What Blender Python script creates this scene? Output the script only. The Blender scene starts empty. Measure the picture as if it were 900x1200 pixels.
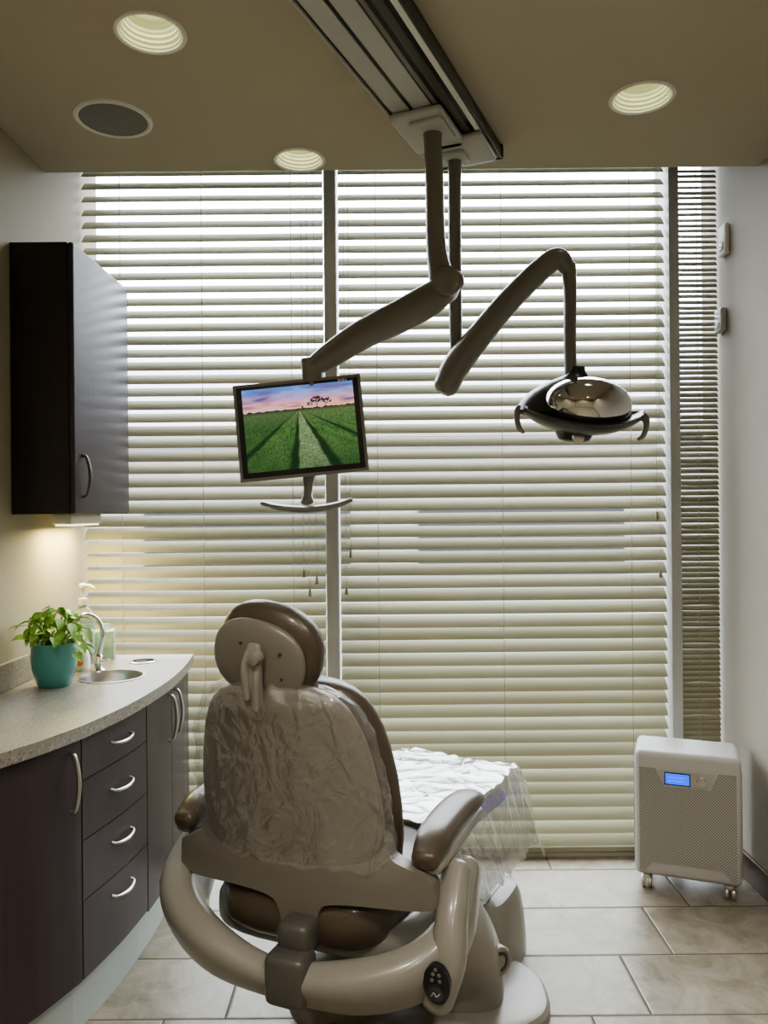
import bpy, bmesh, math, random
from mathutils import Vector, Matrix, noise
random.seed(7)
F=920.0; H=1.42; RA=0.009
def P(px,py,d):
    u0=px-450; v0=py-600
    u=u0-RA*v0; v=v0+RA*u0
    return Vector((u/F*d, d, H-v/F*d))
scene=bpy.context.scene
COL=scene.collection
try:
    scene.view_settings.view_transform='AgX'; scene.view_settings.look='AgX - Medium High Contrast'
except Exception as ex: print(ex)
# ---------------------------------------------------------------- materials
def nt(name):
    m=bpy.data.materials.new(name); m.use_nodes=True
    n=m.node_tree; n.nodes.clear()
    o=n.nodes.new('ShaderNodeOutputMaterial')
    return m,n,o
def pbr(name,col,rough=.5,metal=0,var=.06,scale=8,bump=0,bscale=60,coat=0,emis=None,es=0,stretch=(1,1,1),trans=0,spec=.5,detail=3,col2=None):
    m,n,o=nt(name); N=n.nodes; L=n.links
    b=N.new('ShaderNodeBsdfPrincipled'); L.new(b.outputs[0],o.inputs[0])
    tc=N.new('ShaderNodeTexCoord'); mp=N.new('ShaderNodeMapping'); mp.inputs['Scale'].default_value=stretch
    L.new(tc.outputs['Object'],mp.inputs[0])
    nz=N.new('ShaderNodeTexNoise'); nz.inputs['Scale'].default_value=scale; nz.inputs['Detail'].default_value=detail
    L.new(mp.outputs[0],nz.inputs['Vector'])
    mx=N.new('ShaderNodeMix'); mx.data_type='RGBA'
    c2=col2 if col2 else tuple(min(1,c*(1+var)) for c in col)
    c1=col if col2 else tuple(c*(1-var) for c in col)
    mx.inputs[6].default_value=(*c1,1); mx.inputs[7].default_value=(*c2,1)
    L.new(nz.outputs['Fac'],mx.inputs[0]); L.new(mx.outputs[2],b.inputs['Base Color'])
    b.inputs['Roughness'].default_value=rough; b.inputs['Metallic'].default_value=metal
    b.inputs['Coat Weight'].default_value=coat; b.inputs['Coat Roughness'].default_value=.15
    b.inputs['Transmission Weight'].default_value=trans
    b.inputs['Specular IOR Level'].default_value=spec
    if emis: b.inputs['Emission Color'].default_value=(*emis,1); b.inputs['Emission Strength'].default_value=es
    if bump:
        n2=N.new('ShaderNodeTexNoise'); n2.inputs['Scale'].default_value=bscale; L.new(mp.outputs[0],n2.inputs['Vector'])
        bp=N.new('ShaderNodeBump'); bp.inputs['Strength'].default_value=bump; bp.inputs['Distance'].default_value=.01
        L.new(n2.outputs['Fac'],bp.inputs['Height']); L.new(bp.outputs[0],b.inputs['Normal'])
    return m
def emi(name,col,s):
    m,n,o=nt(name); e=n.nodes.new('ShaderNodeEmission'); e.inputs[0].default_value=(*col,1); e.inputs[1].default_value=s
    n.links.new(e.outputs[0],o.inputs[0]); return m
M_wall=pbr('paint_tan',(.38,.345,.26),.75,bump=.05,bscale=200,var=.03)
M_wallr=pbr('paint_light',(.40,.37,.315),.7,bump=.05,bscale=200,var=.03)
M_ceil=pbr('ceiling_paint',(.50,.455,.365),.85,bump=.05,bscale=150,var=.02)
M_frame=pbr('window_metal',(.50,.50,.49),.45,.0,var=.03)
M_wood=pbr('espresso_wood',(.034,.024,.026),.42,var=.5,scale=6,stretch=(8,8,.6),detail=6,col2=(.066,.048,.049),coat=.05,spec=.4)
M_wood2=pbr('espresso_wood_dark',(.016,.011,.010),.42,var=.5,scale=6,stretch=(8,8,.6),col2=(.032,.022,.021))
M_chrome=pbr('chrome',(.80,.80,.80),.12,1,var=.02)
M_steel=pbr('brushed_steel',(.6,.58,.55),.3,1,var=.08,scale=40)
M_shell=pbr('taupe_plastic',(.165,.152,.128),.38,var=.03,coat=.2)
M_shell2=pbr('light_taupe_plastic',(.225,.213,.185),.35,var=.03,coat=.3)
M_leather=pbr('brown_vinyl',(.072,.054,.037),.36,var=.08,bump=.10,bscale=220,coat=.25)
M_dark=pbr('dark_plastic',(.03,.03,.032),.3,var=.1,coat=.3)
M_hinge=pbr('dark_taupe_casting',(.075,.069,.060),.38,var=.1,coat=.1)
M_black=pbr('black_plastic',(.008,.008,.009),.3,var=.1)
M_white=pbr('white_plastic',(.80,.79,.76),.4,var=.02)
M_white2=pbr('appliance_white',(.47,.46,.45),.4,var=.02)
M_arm=pbr('arm_grey',(.185,.175,.155),.30,var=.03,coat=.4)
M_rail=pbr('aluminium_rail',(.50,.50,.49),.35,.1,var=.03)
M_toe=pbr('grey_toe_kick',(.38,.42,.40),.4,var=.04)
M_base=pbr('brown_baseboard',(.09,.055,.035),.4,var=.3,stretch=(1,1,10))
M_teal=pbr('teal_ceramic',(.08,.28,.255),.3,var=.08,coat=.5)
M_soil=pbr('soil',(.03,.02,.012),.95,var=.4,scale=80)
M_leaf=pbr('pothos_leaf',(.13,.34,.05),.4,scale=14,col2=(.42,.62,.16),spec=.4)
M_stem=pbr('stem',(.16,.30,.07),.5)
M_cord=pbr('blind_cord',(.4,.38,.3),.7)
M_green=pbr('green_print',(.08,.38,.20),.5,scale=38,col2=(.75,.80,.72))
M_clear=pbr('clear_gel',(.65,.72,.72),.15,trans=.6,var=.05)
M_orange=pbr('orange_label',(.6,.2,.05),.5)
M_mirror=pbr('mirror_shell',(.62,.61,.60),.05,1,var=.03)
M_smoke=pbr('smoke_shell',(.030,.028,.027),.30,0,var=.1,coat=.25)
def counter_mat():
    m,n,o=nt('speckled_quartz'); N=n.nodes;L=n.links
    b=N.new('ShaderNodeBsdfPrincipled'); L.new(b.outputs[0],o.inputs[0]); b.inputs['Roughness'].default_value=.3
    tc=N.new('ShaderNodeTexCoord'); v=N.new('ShaderNodeTexVoronoi'); v.inputs['Scale'].default_value=180
    L.new(tc.outputs['Object'],v.inputs['Vector'])
    r=N.new('ShaderNodeValToRGB'); L.new(v.outputs['Color'],r.inputs[0])
    e=r.color_ramp.elements; e[0].position=.1; e[0].color=(.15,.13,.105,1); e[1].position=.9; e[1].color=(.38,.36,.32,1)
    x=e.new(.3); x.color=(.25,.23,.195,1); x=e.new(.75); x.color=(.265,.245,.21,1)
    L.new(r.outputs[0],b.inputs['Base Color']); return m
M_counter=counter_mat()
def slat_mat(name,c,tr):
    m,n,o=nt(name); N=n.nodes;L=n.links
    tc=N.new('ShaderNodeTexCoord'); nz=N.new('ShaderNodeTexNoise'); nz.inputs['Scale'].default_value=3
    L.new(tc.outputs['Object'],nz.inputs['Vector'])
    mx=N.new('ShaderNodeMix'); mx.data_type='RGBA'; mx.inputs[6].default_value=(*[q*.93 for q in c],1); mx.inputs[7].default_value=(*c,1)
    L.new(nz.outputs['Fac'],mx.inputs[0])
    b=N.new('ShaderNodeBsdfPrincipled'); b.inputs['Roughness'].default_value=.5; L.new(mx.outputs[2],b.inputs['Base Color'])
    b.inputs['Specular IOR Level'].default_value=.3
    t=N.new('ShaderNodeBsdfTranslucent'); t.inputs[0].default_value=(c[0],c[1]*.97,c[2]*.8,1)
    ms=N.new('ShaderNodeMixShader'); ms.inputs[0].default_value=tr
    L.new(b.outputs[0],ms.inputs[1]); L.new(t.outputs[0],ms.inputs[2]); L.new(ms.outputs[0],o.inputs[0]); return m
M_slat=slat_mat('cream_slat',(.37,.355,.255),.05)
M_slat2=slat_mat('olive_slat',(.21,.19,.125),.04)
def film_mat(name,op,col,bs,bscale,rough,dist=2.0,gm=.5):
    m,n,o=nt(name); N=n.nodes;L=n.links
    g=N.new('ShaderNodeBsdfPrincipled'); g.inputs['Base Color'].default_value=(*col,1); g.inputs['Roughness'].default_value=rough
    g.inputs['Specular IOR Level'].default_value=.8
    gl=N.new('ShaderNodeBsdfGlossy'); gl.inputs['Roughness'].default_value=rough; gl.inputs[0].default_value=(.9,.9,.9,1)
    t=N.new('ShaderNodeBsdfTransparent')
    tc=N.new('ShaderNodeTexCoord'); nz=N.new('ShaderNodeTexNoise'); nz.inputs['Scale'].default_value=bscale; nz.inputs['Detail'].default_value=5; nz.inputs['Distortion'].default_value=dist
    L.new(tc.outputs['Object'],nz.inputs['Vector'])
    bp=N.new('ShaderNodeBump'); bp.inputs['Strength'].default_value=bs; bp.inputs['Distance'].default_value=.02
    L.new(nz.outputs['Fac'],bp.inputs['Height']); L.new(bp.outputs[0],g.inputs['Normal']); L.new(bp.outputs[0],gl.inputs['Normal'])
    m0=N.new('ShaderNodeMixShader'); m0.inputs[0].default_value=gm; L.new(g.outputs[0],m0.inputs[1]); L.new(gl.outputs[0],m0.inputs[2])
    ms=N.new('ShaderNodeMixShader'); ms.inputs[0].default_value=op
    L.new(t.outputs[0],ms.inputs[1]); L.new(m0.outputs[0],ms.inputs[2]); L.new(ms.outputs[0],o.inputs[0]); return m
M_film=film_mat('clear_film',.24,(.34,.34,.33),1.0,8,.12,2.5,.7)
M_foil=film_mat('crinkled_film',.62,(.50,.50,.50),.5,7,.13,1.2,.55)
def glass_mat():
    m,n,o=nt('window_glass'); N=n.nodes;L=n.links
    t=N.new('ShaderNodeBsdfTransparent'); t.inputs[0].default_value=(.93,.96,.95,1); g=N.new('ShaderNodeBsdfGlossy'); g.inputs['Roughness'].default_value=.02
    ms=N.new('ShaderNodeMixShader'); ms.inputs[0].default_value=.04; L.new(t.outputs[0],ms.inputs[1]); L.new(g.outputs[0],ms.inputs[2]); L.new(ms.outputs[0],o.inputs[0]); return m
M_glass=glass_mat()
def floor_mat():
    m,n,o=nt('travertine_tile'); N=n.nodes;L=n.links
    b=N.new('ShaderNodeBsdfPrincipled'); L.new(b.outputs[0],o.inputs[0])
    g=N.new('ShaderNodeNewGeometry'); s=N.new('ShaderNodeSeparateXYZ'); L.new(g.outputs['Position'],s.inputs[0])
    def M(op,a,bb=None,c=None):
        k=N.new('ShaderNodeMath'); k.operation=op
        for i,v in enumerate((a,bb,c)):
            if v is None: continue
            if isinstance(v,(int,float)): k.inputs[i].default_value=v
            else: L.new(v,k.inputs[i])
        return k.outputs[0]
    yy=M('DIVIDE',M('ADD',s.outputs[1],.195),.30)
    row=M('FLOOR',yy); fy=M('FRACT',yy)
    xs=M('DIVIDE',M('SUBTRACT',s.outputs[0],M('MULTIPLY_ADD',row,.17,-.02)),.60)
    fx=M('FRACT',xs); cx=M('FLOOR',xs)
    dy=M('MULTIPLY',M('MINIMUM',fy,M('SUBTRACT',1,fy)),.30)
    dx=M('MULTIPLY',M('MINIMUM',fx,M('SUBTRACT',1,fx)),.60)
    dd=M('MINIMUM',dx,dy); grout=M('LESS_THAN',dd,.003)
    cv=N.new('ShaderNodeCombineXYZ'); L.new(cx,cv.inputs[0]); L.new(row,cv.inputs[1])
    wn=N.new('ShaderNodeTexWhiteNoise'); L.new(cv.outputs[0],wn.inputs['Vector'])
    off=N.new('ShaderNodeVectorMath'); off.operation='MULTIPLY_ADD'; L.new(wn.outputs['Color'],off.inputs[0]); off.inputs[1].default_value=(9,9,9); L.new(g.outputs['Position'],off.inputs[2])
    nz=N.new('ShaderNodeTexNoise'); nz.inputs['Scale'].default_value=7; nz.inputs['Detail'].default_value=9; nz.inputs['Distortion'].default_value=1.1; nz.inputs['Roughness'].default_value=.72
    L.new(off.outputs[0],nz.inputs['Vector'])
    r=N.new('ShaderNodeValToRGB'); L.new(nz.outputs['Fac'],r.inputs[0]); e=r.color_ramp.elements
    e[0].position=.28; e[0].color=(.11,.088,.062,1); e[1].position=.72; e[1].color=(.34,.305,.245,1)
    x=e.new(.42); x.color=(.19,.163,.12,1); x=e.new(.53); x.color=(.245,.215,.165,1)
    mx=N.new('ShaderNodeMix'); mx.data_type='RGBA'; L.new(grout,mx.inputs[0]); L.new(r.outputs[0],mx.inputs[6]); mx.inputs[7].default_value=(.09,.075,.058,1)
    L.new(mx.outputs[2],b.inputs['Base Color'])
    L.new(M('MULTIPLY_ADD',grout,.4,M('MULTIPLY_ADD',nz.outputs['Fac'],.25,.24)),b.inputs['Roughness'])
    bp=N.new('ShaderNodeBump'); bp.inputs['Strength'].default_value=.5; bp.inputs['Distance'].default_value=.004
    L.new(M('MINIMUM',M('MULTIPLY',dd,120),1),bp.inputs['Height']); L.new(bp.outputs[0],b.inputs['Normal'])
    return m
M_floor=floor_mat()
def perf_mat(name,base,hole,pitch,rad,axis='XZ'):
    m,n,o=nt(name); N=n.nodes;L=n.links
    b=N.new('ShaderNodeBsdfPrincipled'); L.new(b.outputs[0],o.inputs[0]); b.inputs['Roughness'].default_value=.4
    tc=N.new('ShaderNodeTexCoord'); v=N.new('ShaderNodeTexVoronoi'); v.inputs['Randomness'].default_value=0; v.inputs['Scale'].default_value=1/pitch
    v.voronoi_dimensions='2D'
    mp=N.new('ShaderNodeMapping'); mp.inputs['Rotation'].default_value=(0,0,math.radians(45))
    L.new(tc.outputs['UV'],mp.inputs[0]); L.new(mp.outputs[0],v.inputs['Vector'])
    lt=N.new('ShaderNodeMath'); lt.operation='LESS_THAN'; L.new(v.outputs['Distance'],lt.inputs[0]); lt.inputs[1].default_value=rad
    mx=N.new('ShaderNodeMix'); mx.data_type='RGBA'; L.new(lt.outputs[0],mx.inputs[0]); mx.inputs[6].default_value=(*base,1); mx.inputs[7].default_value=(*hole,1)
    L.new(mx.outputs[2],b.inputs['Base Color']); return m
M_perf=perf_mat('perforated_metal',(.40,.39,.37),(.09,.09,.08),.0075,.30)
M_spk=perf_mat('speaker_grille',(.24,.23,.22),(.10,.095,.09),.004,.3)
# ---------------------------------------------------------------- mesh helpers
def merge(bm,tmp,M=None):
    if M is not None: tmp.transform(M)
    me=bpy.data.meshes.new('tmp'); tmp.to_mesh(me); bm.from_mesh(me); bpy.data.meshes.remove(me); tmp.free()
def box(bm,c,s,bev=0,M=None,seg=3):
    t=bmesh.new(); bmesh.ops.create_cube(t,size=1)
    bmesh.ops.scale(t,vec=Vector(s),verts=t.verts)
    if bev: bmesh.ops.bevel(t,geom=list(t.edges),offset=min(bev,min(s)*.49),segments=seg,profile=.5,affect='EDGES')
    bmesh.ops.translate(t,vec=Vector(c),verts=t.verts); merge(bm,t,M); return bm
def loft(bm,rings,cap=True,closed=True,M=None):
    t=bmesh.new(); R=[]
    for r in rings: R.append([t.verts.new(Vector(p)) for p in r])
    n=len(R[0])
    for a,b in zip(R[:-1],R[1:]):
        for i in range(n if closed else n-1):
            j=(i+1)%n; t.faces.new((a[i],a[j],b[j],b[i]))
    if cap and closed:
        t.faces.new(list(reversed(R[0]))); t.faces.new(R[-1])
    bmesh.ops.recalc_face_normals(t,faces=t.faces)
    merge(bm,t,M); return bm
def lathe(bm,prof,c=(0,0,0),axis=(0,0,1),seg=32,M=None,cap=False,sx=1,sy=1):
    q=Vector((0,0,1)).rotation_difference(Vector(axis).normalized()).to_matrix().to_4x4()
    T=Matrix.Translation(Vector(c))@q
    if M is not None: T=M@T
    rings=[[(r*sx*math.cos(2*math.pi*i/seg),r*sy*math.sin(2*math.pi*i/seg),z) for i in range(seg)] for r,z in prof]
    return loft(bm,rings,cap=cap,M=T)
def cyl(bm,p0,p1,r0,r1=None,seg=24,M=None):
    p0=Vector(p0);p1=Vector(p1); r1=r0 if r1 is None else r1; L=(p1-p0).length
    return lathe(bm,[(r0,0),(r1,L)],p0,p1-p0,seg,M,cap=True)
def cr(pts,n=8):
    pts=[Vector(p) for p in pts]; out=[]
    Q=[pts[0]*2-pts[1]]+pts+[pts[-1]*2-pts[-2]]
    for i in range(1,len(Q)-2):
        a,b,c,d=Q[i-1:i+3]
        for k in range(n):
            t=k/n
            out.append(.5*((2*b)+(c-a)*t+(2*a-5*b+4*c-d)*t*t+(3*b-a-3*c+d)*t**3))
    out.append(pts[-1]); return out
def sweep(bm,pts,rad,n=8,seg=20,M=None,ref=(0,0,1),roundcap=True,pw=1.0):
    rad=[(r,r) if isinstance(r,(int,float)) else r for r in (rad if isinstance(rad,list) else [rad]*len(pts))]
    c=cr(pts,n); rr=cr([Vector((a,b,0)) for a,b in rad],n)
    fr=[]; up=Vector(ref)
    rings=[]
    N=len(c)
    for i in range(N):
        t=(c[min(i+1,N-1)]-c[max(i-1,0)]).normalized()
        up=(up-t*up.dot(t))
        if up.length<1e-4: up=Vector((0,1,0))-t*t.y
        up.normalize(); s=t.cross(up).normalized(); fr.append((t,s,up.copy()))
    def ring(ci,f,a,b):
        t,s,u=f; R=[]
        for k in range(seg):
            th=2*math.pi*k/seg; cx=math.cos(th); sy=math.sin(th)
            cx=math.copysign(abs(cx)**pw,cx); sy=math.copysign(abs(sy)**pw,sy)
            R.append(ci+s*(a*cx)+u*(b*sy))
        return R
    if roundcap:
        for k in (0.15,.5,.8):
            a,b=rr[0][0],rr[0][1]; q=math.sin(math.acos(1-k))
            rings.append(ring(c[0]-fr[0][0]*min(a,b)*.8*(1-k),fr[0],a*q,b*q))
    for i in range(N): rings.append(ring(c[i],fr[i],rr[i][0],rr[i][1]))
    if roundcap:
        for k in (.8,.5,.15):
            a,b=rr[-1][0],rr[-1][1]; q=math.sin(math.acos(1-k))
            rings.append(ring(c[-1]+fr[-1][0]*min(a,b)*.8*(1-k),fr[-1],a*q,b*q))
    return loft(bm,rings,M=M)
def sell(bm,c,r,e1=.5,e2=.5,M=None,nu=36,nv=20):
    def sp(v,e): return math.copysign(abs(v)**e,v)
    rings=[]
    for j in range(nv+1):
        ph=-math.pi/2+math.pi*j/nv
        if j==0: ph+=.02
        if j==nv: ph-=.02
        rings.append([(c[0]+r[0]*sp(math.cos(ph),e1)*sp(math.cos(2*math.pi*i/nu),e2),
                       c[1]+r[1]*sp(math.cos(ph),e1)*sp(math.sin(2*math.pi*i/nu),e2),
                       c[2]+r[2]*sp(math.sin(ph),e1)) for i in range(nu)])
    return loft(bm,rings,M=M)
def prism(bm,outer,holes,z0,z1,M=None):
    for z,fl in ((z0,True),(z1,False)):
        t=bmesh.new(); E=[]
        for lp in [outer]+holes:
            vs=[t.verts.new((p[0],p[1],z)) for p in lp]
            for i in range(len(vs)): E.append(t.edges.new((vs[i],vs[(i+1)%len(vs)])))
        bmesh.ops.triangle_fill(t,use_beauty=True,use_dissolve=False,edges=E)
        for f in t.faces:
            f.normal_update()
            if (f.normal.z>0)==fl: f.normal_flip()
        merge(bm,t,M)
    for lp in [outer]+holes:
        loft(bm,[[(p[0],p[1],z0) for p in lp],[(p[0],p[1],z1) for p in lp]],cap=False,M=M)
    return bm
def circ(x,y,r,n=40): return [(x+r*math.cos(2*math.pi*i/n),y+r*math.sin(2*math.pi*i/n)) for i in range(n)]
def emit(bm,name,mat,parent=None,label=None,cat=None,smooth=True,kind=None,M=None,ang=35,weld=True,uv=None,group=None):
    if M is not None: bm.transform(M)
    if weld: bmesh.ops.remove_doubles(bm,verts=bm.verts,dist=1e-5)
    lo=Vector((1e9,)*3); hi=-lo
    for v in bm.verts:
        for i in range(3): lo[i]=min(lo[i],v.co[i]); hi[i]=max(hi[i],v.co[i])
    if parent is None: c=Vector(((lo.x+hi.x)/2,(lo.y+hi.y)/2,lo.z))
    else: c=(lo+hi)/2
    if kind=='structure': c=Vector((0,0,0))
    bmesh.ops.translate(bm,vec=-c,verts=bm.verts)
    me=bpy.data.meshes.new(name)
    if uv:
        ul=bm.loops.layers.uv.new('UVMap')
        for f in bm.faces:
            for l in f.loops: l[ul].uv=uv(l.vert.co+c)
    bm.to_mesh(me); bm.free()
    if smooth:
        me.polygons.foreach_set('use_smooth',[True]*len(me.polygons))
        me.set_sharp_from_angle(angle=math.radians(ang))
    for mm in (mat if isinstance(mat,list) else [mat]): me.materials.append(mm)
    ob=bpy.data.objects.new(name,me); COL.objects.link(ob); ob.location=c
    if parent:
        ob.parent=parent; ob.matrix_parent_inverse=WM[parent.name].inverted()
    WM[ob.name]=Matrix.Translation(c)
    if label: ob['label']=label
    if cat: ob['category']=cat
    if kind: ob['kind']=kind
    if group: ob['group']=group
    return ob
WM={}
def thing(name,loc,label,cat,group=None):
    e=bpy.data.objects.new(name,None); e.empty_display_size=.05; COL.objects.link(e); e.location=loc
    WM[e.name]=Matrix.Translation(Vector(loc)); e['label']=label; e['category']=cat
    if group: e['group']=group
    return e
nb=bmesh.new
# ---------------------------------------------------------------- room
XL=-1.235; XR=1.385; YW=3.30; CZ=2.68; CE=2.89; YB=-1.6
emit(box(nb(),((XL+XR)/2,.95,-.05),(3.2,5.1,.1)),'floor',M_floor,kind='structure',smooth=False)
emit(box(nb(),(XL-.06,(YB+YW+.1)/2,1.6),(.12,YW+.1-YB,3.2)),'wall_left',M_wall,kind='structure',smooth=False)
emit(box(nb(),(XR+.06,(YB+YW+.1)/2,1.6),(.12,YW+.1-YB,3.2)),'wall_right',M_wallr,kind='structure',smooth=False)
emit(box(nb(),((XL+XR)/2,YB-.06,1.6),(XR-XL,.12,3.2)),'wall_back',M_wall,kind='structure',smooth=False)
bw=nb(); box(bw,((XL+XR)/2,YW+.0,3.1),(XR-XL,.16,.2)); box(bw,((XL+XR)/2,YW,.008),(XR-XL,.16,.016))
emit(bw,'wall_front',M_wallr,kind='structure',smooth=False)
DL=[(-.60,2.055,.094),(.80,2.40,.099),(-.29,2.80,.094),(-.55,.35,.094),(.75,.35,.094),(.1,-.9,.094)]  # rear entries, behind the camera, are added unseen fixtures for fill light
bc=nb()
prism(bc,[(XL,YB),(XR,YB),(XR,CE),(XL,CE)],[circ(x,y,r*.86) for x,y,r in DL],CZ,CZ+.10)
box(bc,((XL+XR)/2,(YB+YW+.1)/2,3.23),(XR-XL,YW+.1-YB,.06))
emit(bc,'ceiling',M_ceil,kind='structure',smooth=False)
emit(box(nb(),(XR-.008,(YB+YW)/2,.05),(.016,YW-.08-YB,.10),.004),'baseboard_right',M_base,kind='structure')
def window(n,x0,x1,fl,fr):
    b=nb(); y=YW-.04; d=.16
    box(b,(x0-fl/2,y,1.5),(fl,d,2.96),.003) if fl else None
    if fr: box(b,(x1+fr/2,y,1.5),(fr,d,2.96),.003)
    box(b,((x0+x1)/2,y+.04,2.985),(x1-x0,.08,.05)); box(b,((x0+x1)/2,y+.04,.03),(x1-x0,.08,.04))
    w=emit(b,'window_%d'%n,M_frame,kind='structure')
    g=emit(box(nb(),((x0+x1)/2,YW+.03,1.5),(x1-x0,.006,2.9)),'window_glass',M_glass,parent=w,smooth=False)
window(1,XL,-.235,0,.05); window(2,-.185,1.163,0,.042); window(3,1.205,XR,0,0)
YS=3.235
def blind(x0,x1,pitch,w,tilt,mat,lab,ladders,tassels,ztop=2.97,zb=.030):
    t=thing('window_blind',((x0+x1)/2,YS,.018),lab,'window blind',group='slatted blinds on the windows')
    b=nb(); n=int((ztop-zb)/pitch)
    for i in range(n):
        z=zb+pitch*(i+.7); jit=random.uniform(-.0016,.0016); dt=random.uniform(-.045,.045)
        sag=random.uniform(-.001,.0015)
        ca,sa=math.cos(tilt+dt),math.sin(tilt+dt)
        prof=[]
        for k in range(7):
            s=(k/6-.5)*w; cz=(.25-(k/6-.5)**2)*w*.20
            prof.append((YS+s*ca-cz*sa, z+jit+s*sa+cz*ca))
        NX=8
        vs=[[b.verts.new((x0+.004+(x1-x0-.008)*q/NX,y,zz-sag*math.sin(math.pi*q/NX))) for y,zz in prof] for q in range(NX+1)]
        for a,c in zip(vs[:-1],vs[1:]):
            for k in range(6): b.faces.new((a[k],c[k],c[k+1],a[k+1]))
    emit(b,'slats',mat,parent=t,weld=False,ang=60)
    emit(box(nb(),((x0+x1)/2,YS,.031),(x1-x0-.01,.045,.024),.005),'bottom_rail',mat,parent=t)
    emit(box(nb(),((x0+x1)/2,YS,ztop+.004),(x1-x0-.01,.05,.035),.004),'head_rail',mat,parent=t)
    for lx in ladders:
        b=nb()
        cyl(b,(lx,YS-w*.5*math.cos(tilt)-.002,.03),(lx,YS-w*.5*math.cos(tilt)-.002,ztop),.0012,seg=6)
        emit(b,'ladder_cord',M_cord,parent=t)
    for (px,py) in tassels:
        q=P(px,py,3.17); b=nb(); cyl(b,(q.x,q.y,q.z),(q.x,q.y,ztop),.0009,seg=6)
        c=emit(b,'pull_cord',M_cord,parent=t)
        b=nb(); lathe(b,[(.0015,.03),(.004,.026),(.006,.012),(.0075,0),(.006,-.002)],q-Vector((0,0,.028)),seg=12,cap=True)
        emit(b,'tassel',M_slat,parent=t)
    return t
def wx(px): return (px-450)/F*3.2
TI=math.radians(46)
blind(XL+.002,-.237,.053,.062,TI,M_slat,'wide cream slatted window blind beside the dark cabinets',[wx(142),wx(238),wx(343)],[(356,668),(363,690),(371,676)])
blind(-.183,1.161,.053,.062,TI,M_slat,'widest cream slatted blind behind the dental chair',[wx(443),wx(590),wx(741)],[(406,688),(411,645),(770,600),(774,668)])
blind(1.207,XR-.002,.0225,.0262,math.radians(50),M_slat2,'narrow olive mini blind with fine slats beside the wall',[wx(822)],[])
# exterior
b=nb(); box(b,(0,30,-.6),(90,53,.2)); g=emit(b,'ground',pbr('asphalt',(.10,.10,.10),.9),kind='structure',smooth=False)
b=nb(); box(b,(-4,26,1.6),(30,6,4.2)); box(b,(-4,22.9,3.75),(30.4,.4,.3))
bld=emit(b,'building',pbr('stucco',(.25,.24,.235),.9,scale=2,var=.2),label='low beige building across the street seen through the blinds',cat='building',smooth=False)
for i in range(3):
    b=nb(); box(b,(-12+i*8,22.95,.6),(6,.1,1.9)); emit(b,'storefront_window',pbr('dark_glass',(.03,.035,.04),.1),parent=bld,smooth=False)
# ---------------------------------------------------------------- world
w=bpy.data.worlds.new('overcast_sky'); scene.world=w; w.use_nodes=True
n=w.node_tree; n.nodes.clear(); N=n.nodes;L=n.links
o=N.new('ShaderNodeOutputWorld'); bg=N.new('ShaderNodeBackground'); L.new(bg.outputs[0],o.inputs[0])
tc=N.new('ShaderNodeTexCoord'); sx=N.new('ShaderNodeSeparateXYZ'); L.new(tc.outputs['Generated'],sx.inputs[0])
r=N.new('ShaderNodeValToRGB'); L.new(sx.outputs[2],r.inputs[0]); e=r.color_ramp.elements
e[0].position=0; e[0].color=(.24,.24,.27,1); e[1].position=.6; e[1].color=(1,1.0,1.03,1)
x=e.new(.17); x.color=(.32,.33,.39,1); x=e.new(.27); x.color=(.84,.87,1.0,1)
L.new(r.outputs[0],bg.inputs[0]); bg.inputs[1].default_value=13.0
# ---------------------------------------------------------------- downlights, the rear ones added out of view for fill
M_lamp=emi('lamp_glow',(.74,.76,.36),1.0)
M_baf=pbr('baffle_painted_glow',(.40,.40,.26),.5,emis=(.7,.72,.33),es=.40)  # lamp light on the baffle painted in as yellowish base and own emission
def area(name,loc,size,power,col,rot=(0,0,0),parent=None):
    l=bpy.data.lights.new(name,'AREA'); l.shape='DISK'; l.size=size; l.energy=power; l.color=col
    ob=bpy.data.objects.new(name,l); COL.objects.link(ob); ob.location=loc; ob.rotation_euler=rot
    if parent: ob.parent=parent; ob.matrix_parent_inverse=WM[parent.name].inverted()
    return ob
for i,(x,y,rr) in enumerate(DL):
    t=thing('downlight',(x,y,CZ),'white ringed recessed ceiling downlight glowing pale yellow','ceiling light',group='recessed downlights')  # also builds the added fill fixtures behind the camera
    b=nb(); lathe(b,[(rr*.86,.004),(rr*.86,-.003),(rr*.9,-.006),(rr*.98,-.005),(rr,-.001),(rr,.0)],(x,y,CZ),seg=48)
    emit(b,'trim_ring',M_white,parent=t)
    pr=[(rr*.86,-.002)]
    for k in range(6):
        r0=rr*(.86-.045*k); pr+= [(r0-.0005,.002+.012*k),(r0-.004,.004+.012*k),(r0-.002,.012+.012*k)]
    b=nb(); lathe(b,pr,(x,y,CZ),seg=48); emit(b,'baffle',M_baf,parent=t)
    b=nb(); lathe(b,[(rr*.66,.072),(rr*.4,.062),(.002,.058)],(x,y,CZ),seg=32); emit(b,'lamp',M_lamp,parent=t)
    area('downlight_and_fill_lamp',(x,y,CZ+.05),.1,(.25 if i<3 else 32),(1,.94,.83),parent=t)  # weak in the visible fixtures, strong in the added unseen fill ones
c=(-.85,2.50,CZ)
sp=thing('ceiling_speaker',c,'round flush ceiling speaker with a grey grille','speaker')
b=nb(); lathe(b,[(.105,0),(.105,-.006),(.112,-.009),(.120,-.006),(.121,0)],c,seg=56); emit(b,'trim_ring',M_white,parent=sp)
b=nb(); lathe(b,[(.106,-.004),(.08,-.006),(.001,-.007)],c,seg=56,cap=False); emit(b,'grille',M_spk,parent=sp,uv=lambda p:(p.x,p.y))
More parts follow.
